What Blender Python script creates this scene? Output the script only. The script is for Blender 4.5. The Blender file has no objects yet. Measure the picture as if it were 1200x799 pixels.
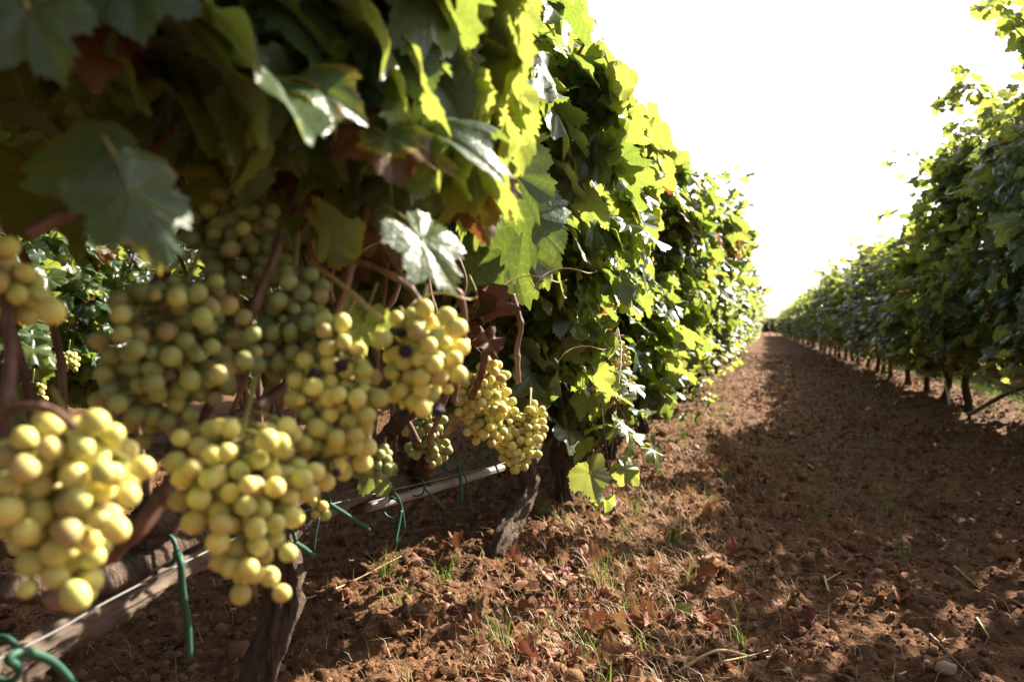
import bpy, math, random
import numpy as np
from mathutils import Vector, Matrix, Euler
R = math.radians
sc = bpy.context.scene
COL = sc.collection

# ------------------------------------------------------------------ camera
F_PX = 950.0                                   # focal length in pixels of the 1200 px wide photo
CAM_H = 0.70
cam_data = bpy.data.cameras.new('camera')
cam = bpy.data.objects.new('camera', cam_data); COL.objects.link(cam)
cam.location = (0, 0, CAM_H)
cam.rotation_euler = (R(90 - 0.9), 0, R(17.25))
cam_data.sensor_width = 36.0
cam_data.lens = 36.0 * F_PX / 1200.0
cam_data.clip_start = 0.02; cam_data.clip_end = 2000
cam_data.dof.use_dof = True
cam_data.dof.focus_distance = 1.75
cam_data.dof.aperture_fstop = 5.0
sc.camera = cam
bpy.context.view_layer.update()
CM = Euler(cam.rotation_euler).to_matrix()

# ------------------------------------------------------------------ light
GLARE_SKY = 0.36
SUN_AZ, SUN_EL = 36.0, 37.0                    # degrees: from the row direction towards the right, above the horizon
sun_dir = Vector((math.sin(R(SUN_AZ)) * math.cos(R(SUN_EL)), math.cos(R(SUN_AZ)) * math.cos(R(SUN_EL)), math.sin(R(SUN_EL))))
world = bpy.data.worlds.new('World'); sc.world = world; world.use_nodes = True
wn = world.node_tree; wn.nodes.clear()
sky = wn.nodes.new('ShaderNodeTexSky'); sky.sky_type = 'NISHITA'; sky.sun_disc = False
sky.sun_elevation = R(SUN_EL); sky.sun_rotation = R(SUN_AZ)
sky.air_density = 1.0; sky.dust_density = 4.0; sky.ozone_density = 1.0
hsv = wn.nodes.new('ShaderNodeHueSaturation'); hsv.inputs['Saturation'].default_value = 0.55
bg = wn.nodes.new('ShaderNodeBackground'); bg.inputs['Strength'].default_value = 0.052
wo = wn.nodes.new('ShaderNodeOutputWorld')
wn.links.new(sky.outputs[0], hsv.inputs['Color']); wn.links.new(hsv.outputs[0], bg.inputs[0])
# white glow added low in the sky down the rows, to burn it out
tc = wn.nodes.new('ShaderNodeTexCoord'); dt = wn.nodes.new('ShaderNodeVectorMath'); dt.operation = 'DOT_PRODUCT'
dt.inputs[1].default_value = Vector((.12, .97, .20)).normalized(); wn.links.new(tc.outputs['Generated'], dt.inputs[0])
mr = wn.nodes.new('ShaderNodeMapRange'); mr.interpolation_type = 'SMOOTHSTEP'; mr.inputs[1].default_value = .72; mr.inputs[2].default_value = .91
wn.links.new(dt.outputs['Value'], mr.inputs[0])
glare_bg = wn.nodes.new('ShaderNodeBackground'); glare_bg.inputs[0].default_value = (1.0, .985, .95, 1)
ml = wn.nodes.new('ShaderNodeMath'); ml.operation = 'MULTIPLY'; ml.inputs[1].default_value = GLARE_SKY; wn.links.new(mr.outputs[0], ml.inputs[0]); wn.links.new(ml.outputs[0], glare_bg.inputs[1])
ad = wn.nodes.new('ShaderNodeAddShader'); wn.links.new(bg.outputs[0], ad.inputs[0]); wn.links.new(glare_bg.outputs[0], ad.inputs[1]); wn.links.new(ad.outputs[0], wo.inputs[0])
sun_data = bpy.data.lights.new('sun', 'SUN'); sun = bpy.data.objects.new('sun', sun_data); COL.objects.link(sun)
sun_data.energy = 5.0; sun_data.angle = R(0.5); sun_data.color = (1.0, 0.91, 0.76)
sun.rotation_euler = sun_dir.to_track_quat('Z', 'Y').to_euler()
sun.location = (6, 6, 8)
sc.view_settings.view_transform = 'Standard'; sc.view_settings.look = 'None'
sc.view_settings.exposure = 2.0; sc.view_settings.gamma = 1.0; sc.view_settings.use_curve_mapping = False
sc.cycles.max_bounces = 8; sc.cycles.diffuse_bounces = 4; sc.cycles.glossy_bounces = 2
sc.cycles.transmission_bounces = 6; sc.cycles.transparent_max_bounces = 6
sc.cycles.sample_clamp_indirect = 6.0
sc.cycles.use_denoising = True

# ------------------------------------------------------------------ helpers
def P(px, py, d):
    """photo pixel and distance along the view axis -> world point"""
    v = CM @ Vector(((px - 600) / F_PX * d, -(py - 399.5) / F_PX * d, -d))
    return v + cam.location
def PX(px, py, x):
    """photo pixel -> world point on the vertical plane at that x (a plane parallel to the rows)"""
    v = CM @ Vector(((px - 600) / F_PX, -(py - 399.5) / F_PX, -1))
    return cam.location + v * (x / v.x)
def PG(px, py, z=0.0):
    v = CM @ Vector(((px - 600) / F_PX, -(py - 399.5) / F_PX, -1))
    return cam.location + v * ((z - CAM_H) / v.z)
def project(p):
    q = (p - np.array(cam.location)) @ np.array(CM)
    return 600 + F_PX * q[:, 0] / -q[:, 2], 399.5 - F_PX * q[:, 1] / -q[:, 2], -q[:, 2]

def unit(a): return a / np.maximum(np.linalg.norm(a, axis=-1, keepdims=True), 1e-9)

def link_obj(name, me, parent=None, mat=None):
    o = bpy.data.objects.new(name, me); COL.objects.link(o)
    if mat and not me.materials: me.materials.append(mat)
    if parent: o.parent = parent
    return o
def tag(o, label=None, cat=None, group=None, kind=None):
    if label: o['label'] = label
    if cat: o['category'] = cat
    if group: o['group'] = group
    if kind: o['kind'] = kind
    return o
def empty(name, loc, label=None, cat=None, group=None):
    o = bpy.data.objects.new(name, None); COL.objects.link(o); o.location = loc
    o.empty_display_size = 0.1
    return tag(o, label, cat, group)
def mesh_np(name, co, faces, k=3, attrs=None, smooth=True):
    me = bpy.data.meshes.new(name)
    co = np.ascontiguousarray(co, np.float32); faces = np.ascontiguousarray(faces, np.int32).reshape(-1, k)
    me.vertices.add(len(co)); me.vertices.foreach_set('co', co.ravel())
    me.loops.add(faces.size); me.loops.foreach_set('vertex_index', faces.ravel())
    me.polygons.add(len(faces)); me.polygons.foreach_set('loop_start', np.arange(0, faces.size, k, dtype=np.int32))
    me.polygons.foreach_set('use_smooth', np.full(len(faces), smooth))
    me.update(calc_edges=True)
    for n, v in (attrs or {}).items():
        a = me.attributes.new(n, 'FLOAT', 'POINT'); a.data.foreach_set('value', np.ascontiguousarray(v, np.float32))
    return me

# value noise
_lat = np.random.RandomState(5).rand(256, 256)
def vnoise(x, y, s=0):
    x = np.asarray(x, float) + 37.3 * s; y = np.asarray(y, float) + 91.7 * s
    xi = np.floor(x).astype(int); yi = np.floor(y).astype(int); fx = x - xi; fy = y - yi
    fx = fx * fx * (3 - 2 * fx); fy = fy * fy * (3 - 2 * fy)
    g = lambda a, b: _lat[a % 256, b % 256]
    return (g(xi, yi) * (1 - fx) + g(xi + 1, yi) * fx) * (1 - fy) + (g(xi, yi + 1) * (1 - fx) + g(xi + 1, yi + 1) * fx) * fy
XL, XR = -0.735, 1.60                          # the two rows either side of the path
ROW_GAP = 2.35
def ground_z(x, y):
    x = np.asarray(x, float); y = np.asarray(y, float)
    z = 0.035 * np.exp(-((x - XL) / 0.33) ** 2) + 0.04 * np.exp(-((x - XR) / 0.4) ** 2)
    z = z - 0.01 * np.exp(-((x - 0.55) / 0.5) ** 2) - 0.016 * np.exp(-((x + 0.0 - .05 * np.sin(y * .7)) / 0.13) ** 2) - 0.016 * np.exp(-((x - 1.0 - .05 * np.sin(y * .6)) / 0.13) ** 2)
    near = np.clip(1.6 - np.abs(y) / 30, 0.3, 1)
    z = z + 0.05 * (vnoise(x * 1.3, y * 1.3, 1) - .5) + 0.03 * (vnoise(x * 4, y * 4, 2) - .5) * near
    z = z + 0.026 * (vnoise(x * 12, y * 12, 3) - .5)
    n = vnoise(x * 22, y * 22, 4); z = z + 0.055 * np.maximum(0, n - .55)
    n = vnoise(x * 45, y * 45, 6); z = z + 0.034 * np.maximum(0, n - .5) + 0.010 * (vnoise(x * 80, y * 80, 7) - .5)
    return z
def on_ground(v, dz=0.0): return Vector((v.x, v.y, float(ground_z(v.x, v.y)) + dz))

# ------------------------------------------------------------------ materials
class NT:
    def __init__(s, name):
        s.m = bpy.data.materials.new(name); s.m.use_nodes = True; s.t = s.m.node_tree; s.t.nodes.clear()
        s.out = s.n('ShaderNodeOutputMaterial')
    def n(s, t, **kw):
        nd = s.t.nodes.new(t)
        for k, v in kw.items():
            if k.startswith('i_'): nd.inputs[k[2:].replace('_', ' ')].default_value = v
            else: setattr(nd, k, v)
        return nd
    def l(s, a, b): s.t.links.new(a, b)
    def val(s, x, sock):
        if isinstance(x, (int, float)): sock.default_value = x
        elif isinstance(x, tuple): sock.default_value = (*x, 1) if len(x) == 3 else x
        else: s.l(x, sock)
    def math(s, op, a, b=0.0, c=None, clamp=False):
        nd = s.n('ShaderNodeMath', operation=op, use_clamp=clamp)
        s.val(a, nd.inputs[0]); s.val(b, nd.inputs[1])
        if c is not None: s.val(c, nd.inputs[2])
        return nd.outputs[0]
    def mix(s, f, a, b, mode='MIX'):
        nd = s.n('ShaderNodeMix', data_type='RGBA', blend_type=mode)
        s.val(f, nd.inputs[0]); s.val(a, nd.inputs[6]); s.val(b, nd.inputs[7]); return nd.outputs[2]
    def attr(s, name): return s.n('ShaderNodeAttribute', attribute_name=name).outputs['Fac']
    def coord(s): return s.n('ShaderNodeTexCoord').outputs['Object']
    def noise(s, scale, detail=4, rough=.55, vec=None, dist=0.0, stretch=None):
        nd = s.n('ShaderNodeTexNoise'); nd.inputs['Scale'].default_value = scale; nd.inputs['Detail'].default_value = detail
        nd.inputs['Roughness'].default_value = rough; nd.inputs['Distortion'].default_value = dist
        v = vec if vec is not None else s.coord()
        if stretch:
            mp = s.n('ShaderNodeMapping'); mp.inputs['Scale'].default_value = stretch; s.l(v, mp.inputs[0]); v = mp.outputs[0]
        s.l(v, nd.inputs['Vector']); return nd.outputs['Fac']
    def ramp(s, f, lo, hi):
        nd = s.n('ShaderNodeMapRange', clamp=True); nd.inputs[1].default_value = lo; nd.inputs[2].default_value = hi; s.l(f, nd.inputs[0]); return nd.outputs[0]
    def bsdf(s, col, rough=.6, spec=.4, bump=None, bstr=.3, bdist=.01, **kw):
        p = s.n('ShaderNodeBsdfPrincipled'); s.val(col, p.inputs['Base Color']); s.val(rough, p.inputs['Roughness'])
        p.inputs['Specular IOR Level'].default_value = spec
        for k, v in kw.items(): s.val(v, p.inputs[k])
        if bump is not None:
            b = s.n('ShaderNodeBump'); b.inputs['Strength'].default_value = bstr; b.inputs['Distance'].default_value = bdist
            s.l(bump, b.inputs['Height']); s.l(b.outputs[0], p.inputs['Normal'])
        return p
    def done(s, sh): s.l(sh, s.out.inputs[0]); return s.m

def leaf_material(name, fresh=True, lit=1.0):
    t = NT(name)
    edge = t.attr('edge'); va = t.attr('vein')
    sec = t.math('FRACT', t.math('SUBTRACT', t.math('MULTIPLY', edge, 6.5), t.math('MULTIPLY', t.math('SUBTRACT', 1.0, va), 1.6)))
    sec = t.math('MULTIPLY', t.ramp(t.math('ABSOLUTE', t.math('SUBTRACT', sec, .5)), .42, .49), .55)
    vein = t.math('MAXIMUM', t.ramp(va, .80, .97), sec); hue = t.attr('hue'); age = t.attr('age')
    co = t.coord()
    nz = t.noise(35, 3, .6, co)
    base = t.mix(hue, (.036, .082, .048), (.100, .145, .044))
    base = t.mix(t.math('MULTIPLY', vein, .55), base, (.16, .20, .07))
    base = t.mix(t.math('MULTIPLY', t.ramp(nz, .5, .75), .35), base, (.085, .13, .03))
    under = t.mix(.65, base, (.15, .19, .11))
    geo = t.n('ShaderNodeNewGeometry')
    base = t.mix(geo.outputs['Backfacing'], base, under)
    trans = t.mix(hue, (.17, .25, .03), (.45, .48, .085))
    trans = t.mix(t.math('MULTIPLY', vein, .6), trans, (.62, .66, .16))
    # age: yellow then red brown from the margin inwards
    f = t.math('ADD', t.math('MULTIPLY', age, 1.9), t.math('SUBTRACT', t.math('MULTIPLY', edge, .8), 1.45))
    f = t.math('ADD', f, t.math('MULTIPLY', t.math('SUBTRACT', nz, .5), 1.2))
    yel = t.ramp(f, -.10, .08); brn = t.ramp(f, .08, .16)
    base = t.mix(yel, base, (.24, .20, .03)); base = t.mix(brn, base, (.12, .052, .026))
    trans = t.mix(yel, trans, (.60, .42, .04)); trans = t.mix(brn, trans, (.19, .068, .022))
    # small rust specks
    sp = t.ramp(t.noise(140, 1, .4, co), .72, .76)
    sp = t.math('MULTIPLY', sp, .6)
    base = t.mix(sp, base, (.09, .05, .02)); trans = t.mix(sp, trans, (.15, .06, .01))
    p = t.bsdf(base, .37, .75, bump=t.math('ADD', t.noise(90, 3, .6, co), t.math('MULTIPLY', t.noise(28, 2, .5, co), 2.0)), bstr=.55, bdist=.003)
    tr = t.n('ShaderNodeBsdfTranslucent'); t.l(trans, tr.inputs[0])
    mx = t.n('ShaderNodeMixShader'); mx.inputs[0].default_value = .46
    t.l(p.outputs[0], mx.inputs[1]); t.l(tr.outputs[0], mx.inputs[2])
    return t.done(mx.outputs[0])
M = {}
M['leaf'] = leaf_material('vine_leaf')

def dead_leaf_material():
    t = NT('dead_leaf'); hue = t.attr('hue'); nz = t.noise(40, 3)
    base = t.mix(hue, (.17, .042, .028), (.36, .19, .11)); base = t.mix(t.ramp(nz, .45, .7), base, (.10, .045, .028))
    p = t.bsdf(base, .65, .3, bump=nz, bstr=.4, bdist=.004)
    tr = t.n('ShaderNodeBsdfTranslucent'); t.l(t.mix(hue, (.16, .045, .02), (.30, .17, .07)), tr.inputs[0])
    mx = t.n('ShaderNodeMixShader'); mx.inputs[0].default_value = .25
    t.l(p.outputs[0], mx.inputs[1]); t.l(tr.outputs[0], mx.inputs[2]); return t.done(mx.outputs[0])
M['dead'] = dead_leaf_material()
t_ = NT('withered_leaf'); n_ = t_.noise(30, 4, .6)
M['withered'] = t_.done(t_.bsdf(t_.mix(n_, (.055, .026, .018), (.17, .085, .05)), .7, .25, bump=n_, bstr=.8, bdist=.006).outputs[0])

def grass_material(name, a, b):
    t = NT(name); c = t.mix(t.attr('hue'), a, b)
    p = t.bsdf(c, .5, .3)
    tr = t.n('ShaderNodeBsdfTranslucent'); t.l(t.mix(.5, c, b), tr.inputs[0])
    mx = t.n('ShaderNodeMixShader'); mx.inputs[0].default_value = .35
    t.l(p.outputs[0], mx.inputs[1]); t.l(tr.outputs[0], mx.inputs[2]); return t.done(mx.outputs[0])
M['grass'] = grass_material('green_grass', (.05, .11, .02), (.22, .30, .05))
M['straw'] = grass_material('dry_straw', (.20, .125, .055), (.44, .33, .18))

def soil_material():
    t = NT('soil'); co = t.coord()
    big = t.noise(2.2, 5, .6, co); mid = t.noise(18, 5, .65, co); fine = t.noise(120, 4, .7, co)
    c = t.mix(t.ramp(big, .35, .68), (.066, .027, .012), (.160, .074, .033))
    c = t.mix(t.ramp(mid, .42, .72), c, (.225, .112, .052))
    c = t.mix(t.math('MULTIPLY', t.ramp(fine, .35, .65), .5), c, (.085, .047, .03))
    vor = t.n('ShaderNodeTexVoronoi'); vor.inputs['Scale'].default_value = 85; t.l(co, vor.inputs['Vector'])
    c = t.mix(t.math('MULTIPLY', t.ramp(vor.outputs['Distance'], .18, .1), .28), c, (.36, .26, .18))
    h = t.math('ADD', t.math('MULTIPLY', fine, .6), t.math('MULTIPLY', mid, .9))
    h = t.math('SUBTRACT', h, t.math('MULTIPLY', vor.outputs['Distance'], .5))
    return t.done(t.bsdf(c, .93, .12, bump=h, bstr=.9, bdist=.014).outputs[0])
M['soil'] = soil_material()
def clod_material():
    t = NT('clod'); co = t.coord(); hue = t.attr('hue')
    c = t.mix(t.math('POWER', hue, 1.6), (.042, .017, .008), (.28, .150, .078)); c = t.mix(t.ramp(t.noise(60, 4, .6, co), .4, .75), c, (.19, .11, .066))
    return t.done(t.bsdf(c, .95, .1, bump=t.noise(150, 4, .7, co), bstr=.8, bdist=.006).outputs[0])
M['clod'] = clod_material()
def stone_material():
    t = NT('stone'); co = t.coord(); n = t.noise(25, 5, .6, co)
    c = t.mix(n, (.22, .15, .10), (.45, .34, .24))
    return t.done(t.bsdf(c, .85, .2, bump=n, bstr=.5, bdist=.01).outputs[0])
M['stone'] = stone_material()
def bark_material(name, a, b, hi, sc_=1.0):
    t = NT(name); co = t.coord()
    n1 = t.noise(38 * sc_, 5, .65, co, .6, (1, 1, .13)); n2 = t.noise(9, 3, .5, co)
    c = t.mix(t.ramp(n1, .32, .62), a, b); c = t.mix(t.math('MULTIPLY', t.ramp(n2, .45, .7), .5), c, hi)
    return t.done(t.bsdf(c, .88, .2, bump=t.math('ADD', n1, t.noise(130 * sc_, 4, .7, co, .3, (1, 1, .22))), bstr=1.0, bdist=.03).outputs[0])
M['bark'] = bark_material('vine_bark', (.045, .028, .02), (.17, .115, .08), (.24, .19, .15))
def rail_material():
    t = NT('weathered_wood'); co = t.coord()
    n1 = t.noise(30, 5, .65, co, .4, (1, .08, 1)); c = t.mix(t.ramp(n1, .35, .65), (.05, .034, .026), (.19, .14, .105))
    return t.done(t.bsdf(c, .85, .2, bump=n1, bstr=.9, bdist=.01).outputs[0])
M['rail'] = rail_material()
def cane_material(name, a, b):
    t = NT(name); co = t.coord(); n = t.noise(60, 4, .6, co, .2, (1, 1, .2))
    c = t.mix(t.ramp(n, .35, .7), a, b)
    return t.done(t.bsdf(c, .6, .35, bump=n, bstr=.5, bdist=.003).outputs[0])
M['cane'] = cane_material('vine_cane', (.085, .042, .030), (.24, .135, .095))
M['shoot'] = cane_material('green_shoot', (.16, .13, .04), (.26, .24, .08))
M['tendril'] = cane_material('pale_tendril', (.36, .26, .12), (.48, .38, .20))
def grape_material():
    t = NT('grape_skin'); co = t.coord()
    oi = t.n('ShaderNodeObjectInfo').outputs['Random']
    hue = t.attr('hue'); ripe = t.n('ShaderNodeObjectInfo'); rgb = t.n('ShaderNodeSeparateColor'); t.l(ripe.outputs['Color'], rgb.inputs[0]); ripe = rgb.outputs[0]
    r = t.math('FRACT', t.math('ADD', oi, hue))
    n = t.noise(70, 3, .6, co)
    r2 = t.math('FRACT', t.math('MULTIPLY', r, 7.13))
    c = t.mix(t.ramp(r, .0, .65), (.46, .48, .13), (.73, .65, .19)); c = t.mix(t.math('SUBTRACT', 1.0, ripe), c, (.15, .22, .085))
    c = t.mix(t.math('MULTIPLY', t.ramp(r, .76, .95), .7), c, (.30, .20, .10))
    # amber sun blush on a side of its own, speckles, waxy bloom
    c = t.mix(t.math('MULTIPLY', t.ramp(t.noise(60, 1, .5, co), .5, .68), t.math('MULTIPLY', r2, .5)), c, (.26, .13, .06))
    c = t.mix(t.math('MULTIPLY', t.ramp(t.noise(450, 1, .5, co), .66, .72), .4), c, (.28, .14, .06))
    c = t.mix(t.math('MULTIPLY', t.ramp(n, .35, .7), .16), c, (.55, .55, .44))
    scar = t.math('MULTIPLY', t.ramp(t.attr('scar'), .982, .992), .8); c = t.mix(scar, c, (.07, .035, .02))
    p = t.bsdf(c, t.math('ADD', .38, t.math('MULTIPLY', n, .28)), .38)
    p.inputs['Subsurface Weight'].default_value = .85
    p.inputs['Subsurface Radius'].default_value = (1.0, .72, .18)
    p.inputs['Subsurface Scale'].default_value = .0070
    p.inputs['IOR'].default_value = 1.40
    return t.done(p.outputs[0])
M['grape'] = grape_material()
t = NT('raisin'); n_ = t.noise(90, 3)
M['raisin'] = t.done(t.bsdf(t.mix(n_, (.022, .012, .030), (.09, .05, .08)), .6, .35, bump=n_, bstr=.8, bdist=.003).outputs[0])
t = NT('green_plastic'); M['plastic'] = t.done(t.bsdf((.012, .075, .042), .6, .5, bump=t.noise(120, 2), bstr=.1, bdist=.001).outputs[0])
t = NT('grey_pipe'); M['pipe'] = t.done(t.bsdf(t.mix(t.noise(14, 4), (.12, .105, .09), (.27, .24, .21)), .6, .4).outputs[0])
t = NT('galvanised_wire'); M['wire'] = t.done(t.bsdf((.16, .155, .15), .55, .5, Metallic=.5).outputs[0])
t = NT('black_hose'); M['hose'] = t.done(t.bsdf((.02, .02, .022), .45, .5).outputs[0])
t = NT('white_hose'); M['white'] = t.done(t.bsdf((.62, .61, .58), .5, .4).outputs[0])

# ------------------------------------------------------------------ tubes
def smooth_path(pts, n=6):
    p = np.array([tuple(q) for q in pts], float)
    if len(p) < 3:
        tt = np.linspace(0, 1, n + 1)[:, None]; return p[0] * (1 - tt) + p[-1] * tt
    e = np.vstack([2 * p[0] - p[1], p, 2 * p[-1] - p[-2]]); out = []
    for i in range(1, len(e) - 2):
        a, b, c, d = e[i - 1], e[i], e[i + 1], e[i + 2]
        for k in range(n):
            u = k / n
            out.append(.5 * (2 * b + (c - a) * u + (2 * a - 5 * b + 4 * c - d) * u * u + (3 * b - a - 3 * c + d) * u ** 3))
    out.append(p[-1]); return np.array(out)
def tube_np(path, rad, sides=8, rough=0.0, seed=0, ridges=0, nodes=0):
    path = np.asarray(path, float); n = len(path)
    rad = np.interp(np.linspace(0, 1, n), np.linspace(0, 1, len(rad)), rad) if np.ndim(rad) else np.full(n, rad)
    if nodes:
        Ls = np.concatenate([[0], np.cumsum(np.linalg.norm(np.diff(path, axis=0), axis=1))])
        rad = rad * (1 + .38 * np.exp(-((((Ls + .01 * seed) % nodes) - nodes / 2) / .005) ** 2))
    T = unit(np.gradient(path, axis=0)); up = np.array([.13, .21, 1.0]) if abs(T[0][2]) < .9 else np.array([1.0, .2, .1])
    N = np.zeros_like(T); v = np.cross(T[0], up); v /= np.linalg.norm(v)
    for i in range(n):
        v = v - T[i] * v.dot(T[i]); v /= np.linalg.norm(v); N[i] = v
    B = np.cross(T, N); rs = np.random.RandomState(abs(int(seed)))
    a = np.linspace(0, 2 * np.pi, sides, endpoint=False)
    rr = rad[:, None] * np.ones(sides)[None]
    if rough:
        s = np.arange(n)[:, None] * .35
        f = np.zeros((n, sides))
        for k in range(1, 5):
            f += np.sin(k * a[None] + rs.rand() * 6 + s * rs.uniform(-.8, .8)) * rs.uniform(.3, 1) / k ** .5
        f += rs.randn(n, sides) * .35 + np.repeat(rs.randn(n, 1) * .35, sides, 1)
        if ridges: f += 0.8 * np.sin(ridges * a[None] + s * .5)
        rr = rr * (1 + rough * f * .5)
    co = path[:, None] + rr[..., None] * (np.cos(a)[None, :, None] * N[:, None] + np.sin(a)[None, :, None] * B[:, None])
    co = co.reshape(-1, 3)
    i = np.arange(n - 1)[:, None] * sides; j = np.arange(sides)[None]; j2 = (j + 1) % sides
    q = np.stack([i + j, i + j2, i + sides + j2, i + sides + j], -1).reshape(-1, 4)
    tri = np.vstack([q[:, [0, 1, 2]], q[:, [0, 2, 3]]])
    c0, c1 = len(co), len(co) + 1
    co = np.vstack([co, path[0], path[-1]])
    jj = np.arange(sides); j2 = (jj + 1) % sides; b = (n - 1) * sides
    tri = np.vstack([tri, np.stack([np.full(sides, c0), j2, jj], -1), np.stack([np.full(sides, c1), b + jj, b + j2], -1)])
    return co, tri
def merge(parts):
    cs, ts, k = [], [], 0
    for c, t_ in parts: cs.append(c); ts.append(t_ + k); k += len(c)
    return np.vstack(cs), np.vstack(ts)
def tube_obj(name, pts, rad, mat, parent=None, sides=8, n=6, rough=0, seed=0, ridges=0, nodes=0):
    """mesh of its own, written relative to the parent's location"""
    path = smooth_path(pts, n)
    co, tr = tube_np(path, rad, sides, rough, seed, ridges, nodes)
    if parent: co = co - np.array(parent.location)
    o = link_obj(name, mesh_np(name, co, tr), parent, mat)
    if not parent:
        c = path[0].copy(); co2 = co - c; o.data.vertices.foreach_set('co', co2.astype(np.float32).ravel()); o.location = c; o.data.update()
    return o

# ------------------------------------------------------------------ leaves
def leaf_template(nb, rings, seed, serr=.055, fold=.18, wave=.06, curl=.25):
    """vine leaf: petiole at the origin, tip towards +Y, upper side +Z, about 1 unit long"""
    rs = np.random.RandomState(seed)
    th = np.linspace(-np.pi, np.pi, nb, endpoint=False) + np.pi / nb
    deg = np.degrees(np.abs(th))
    s = rs.uniform(.0, .10)
    kx = [0, 14, 29, 40, 55, 70, 86, 105, 122, 145, 163, 174, 180]
    ky = [.64, .57, .50 - s, .50, .57, .52, .45 - s * .7, .50, .50, .46, .40, .22, .07]
    r = np.interp(deg, kx, ky); ph0 = rs.rand() * 6
    r = r * (1 + .05 * np.sin(3 * th + rs.rand() * 6)) * np.where(th > 0, 1 + rs.uniform(-.06, .06), 1)
    if nb >= 30: r = r * (1 + serr * np.where(np.arange(nb) % 2 == 0, 1, -1) * rs.uniform(.6, 1.3, nb))
    if nb >= 60:
        K = int(rs.uniform(40, 48)); ed = np.cumsum(rs.uniform(.55, 1.5, K)); ed = np.concatenate([[0], ed / ed[-1]]) * 2 * np.pi - np.pi
        r = np.interp(deg, kx, ky) * (1 + .05 * np.sin(3 * th + ph0)); k_ = np.clip(np.searchsorted(ed, th) - 1, 0, K - 1)
        f_ = (th - ed[k_]) / (ed[k_ + 1] - ed[k_]); f_ = np.where(th > 0, 1 - f_, f_); am = rs.uniform(.4, 1.5, K)[k_] * (ed[k_ + 1] - ed[k_]) / (2 * np.pi / K)
        r = r * (1 + serr * 2.0 * am * np.where(f_ < .72, f_ / .72, (1 - f_) / .28) - serr)
    veins = np.radians([0, 52, -52, 108, -108])
    dv = np.min(np.abs(th[:, None] - veins[None]), 1)
    va = np.clip(1 - dv / np.radians(26), 0, 1)
    vs, at_v, at_e = [np.zeros((1, 3))], [np.ones(1)], [np.zeros(1)]
    ph = rs.rand(3) * 6
    for k in range(1, rings + 1):
        q = k / rings
        rr = r * q
        if k < rings: rr = q * (r * .75 + .25 * np.mean(r)) * (1.0 if k < rings else 1)
        x = rr * np.sin(th); y = rr * np.cos(th)
        z = -.022 * (va - .5) * (1 - abs(q - .5)) * np.minimum(1, rr * 3) * 1.2
        z = z - curl * (rr ** 2) * (1 + .4 * np.sin(2 * th + ph[0]))
        z = z + .05 * q * np.sin(2 * th + ph[2]) + wave * q * q * np.sin(5 * th + ph[1]) + wave * .6 * q * q * np.sin(9 * th + ph[2])
        z = z + fold * np.abs(x)
        vs.append(np.stack([x, y, z], -1)); at_v.append(va * (1 - .25 * q)+ .0); at_e.append(np.full(nb, q))
    co = np.vstack(vs); tri = []
    j = np.arange(nb); j2 = (j + 1) % nb; keep = j != nb - 1      # the sinus at the petiole stays open
    j, j2 = j[keep], j2[keep]
    tri.append(np.stack([np.zeros(len(j), int), 1 + j2, 1 + j], -1))
    for k in range(rings - 1):
        a, b = 1 + k * nb, 1 + (k + 1) * nb
        tri.append(np.stack([a + j, a + j2, b + j2], -1)); tri.append(np.stack([a + j, b + j2, b + j], -1))
    tri = np.vstack(tri)[:, ::-1]
    n = co[tri[:, 1]] - co[tri[:, 0]]; n = np.cross(n, co[tri[:, 2]] - co[tri[:, 0]])
    if n[:, 2].sum() < 0: tri = tri[:, ::-1]
    return co, tri, np.concatenate(at_v), np.concatenate(at_e)
HI = [leaf_template(200, 6, 10 + i, .05, f, w, c) for i, (f, w, c) in enumerate([(.12, .018, .25), (.4, .02, .5), (.05, .03, .45), (-.1, .02, .3), (.3, .05, .8)])]
MID = [leaf_template(38, 3, 30 + i, .06, f, w, c) for i, (f, w, c) in enumerate([(.15, .05, .3), (.4, .06, .5), (.05, .07, .55), (-.12, .05, .3), (.28, .09, .8), (.5, .03, .15)])]
NEAR = [leaf_template(84, 3, 20 + i, .055, f, w, c) for i, (f, w, c) in enumerate([(.15, .05, .3), (.4, .06, .5), (.05, .07, .55), (-.12, .05, .3), (.28, .09, .8), (.5, .03, .15)])]
LOW = [leaf_template(16, 2, 50 + i, 0, f, w, c) for i, (f, w, c) in enumerate([(.2, .05, .3), (.4, .06, .5), (.0, .07, .6), (.3, .05, .8)])]
DRY = [leaf_template(30, 3, 70 + i, .06, f, w, c) for i, (f, w, c) in enumerate([(.9, .16, 1.2), (.2, .2, 1.6), (1.3, .12, .4), (-.6, .2, 1.0)])]

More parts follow.
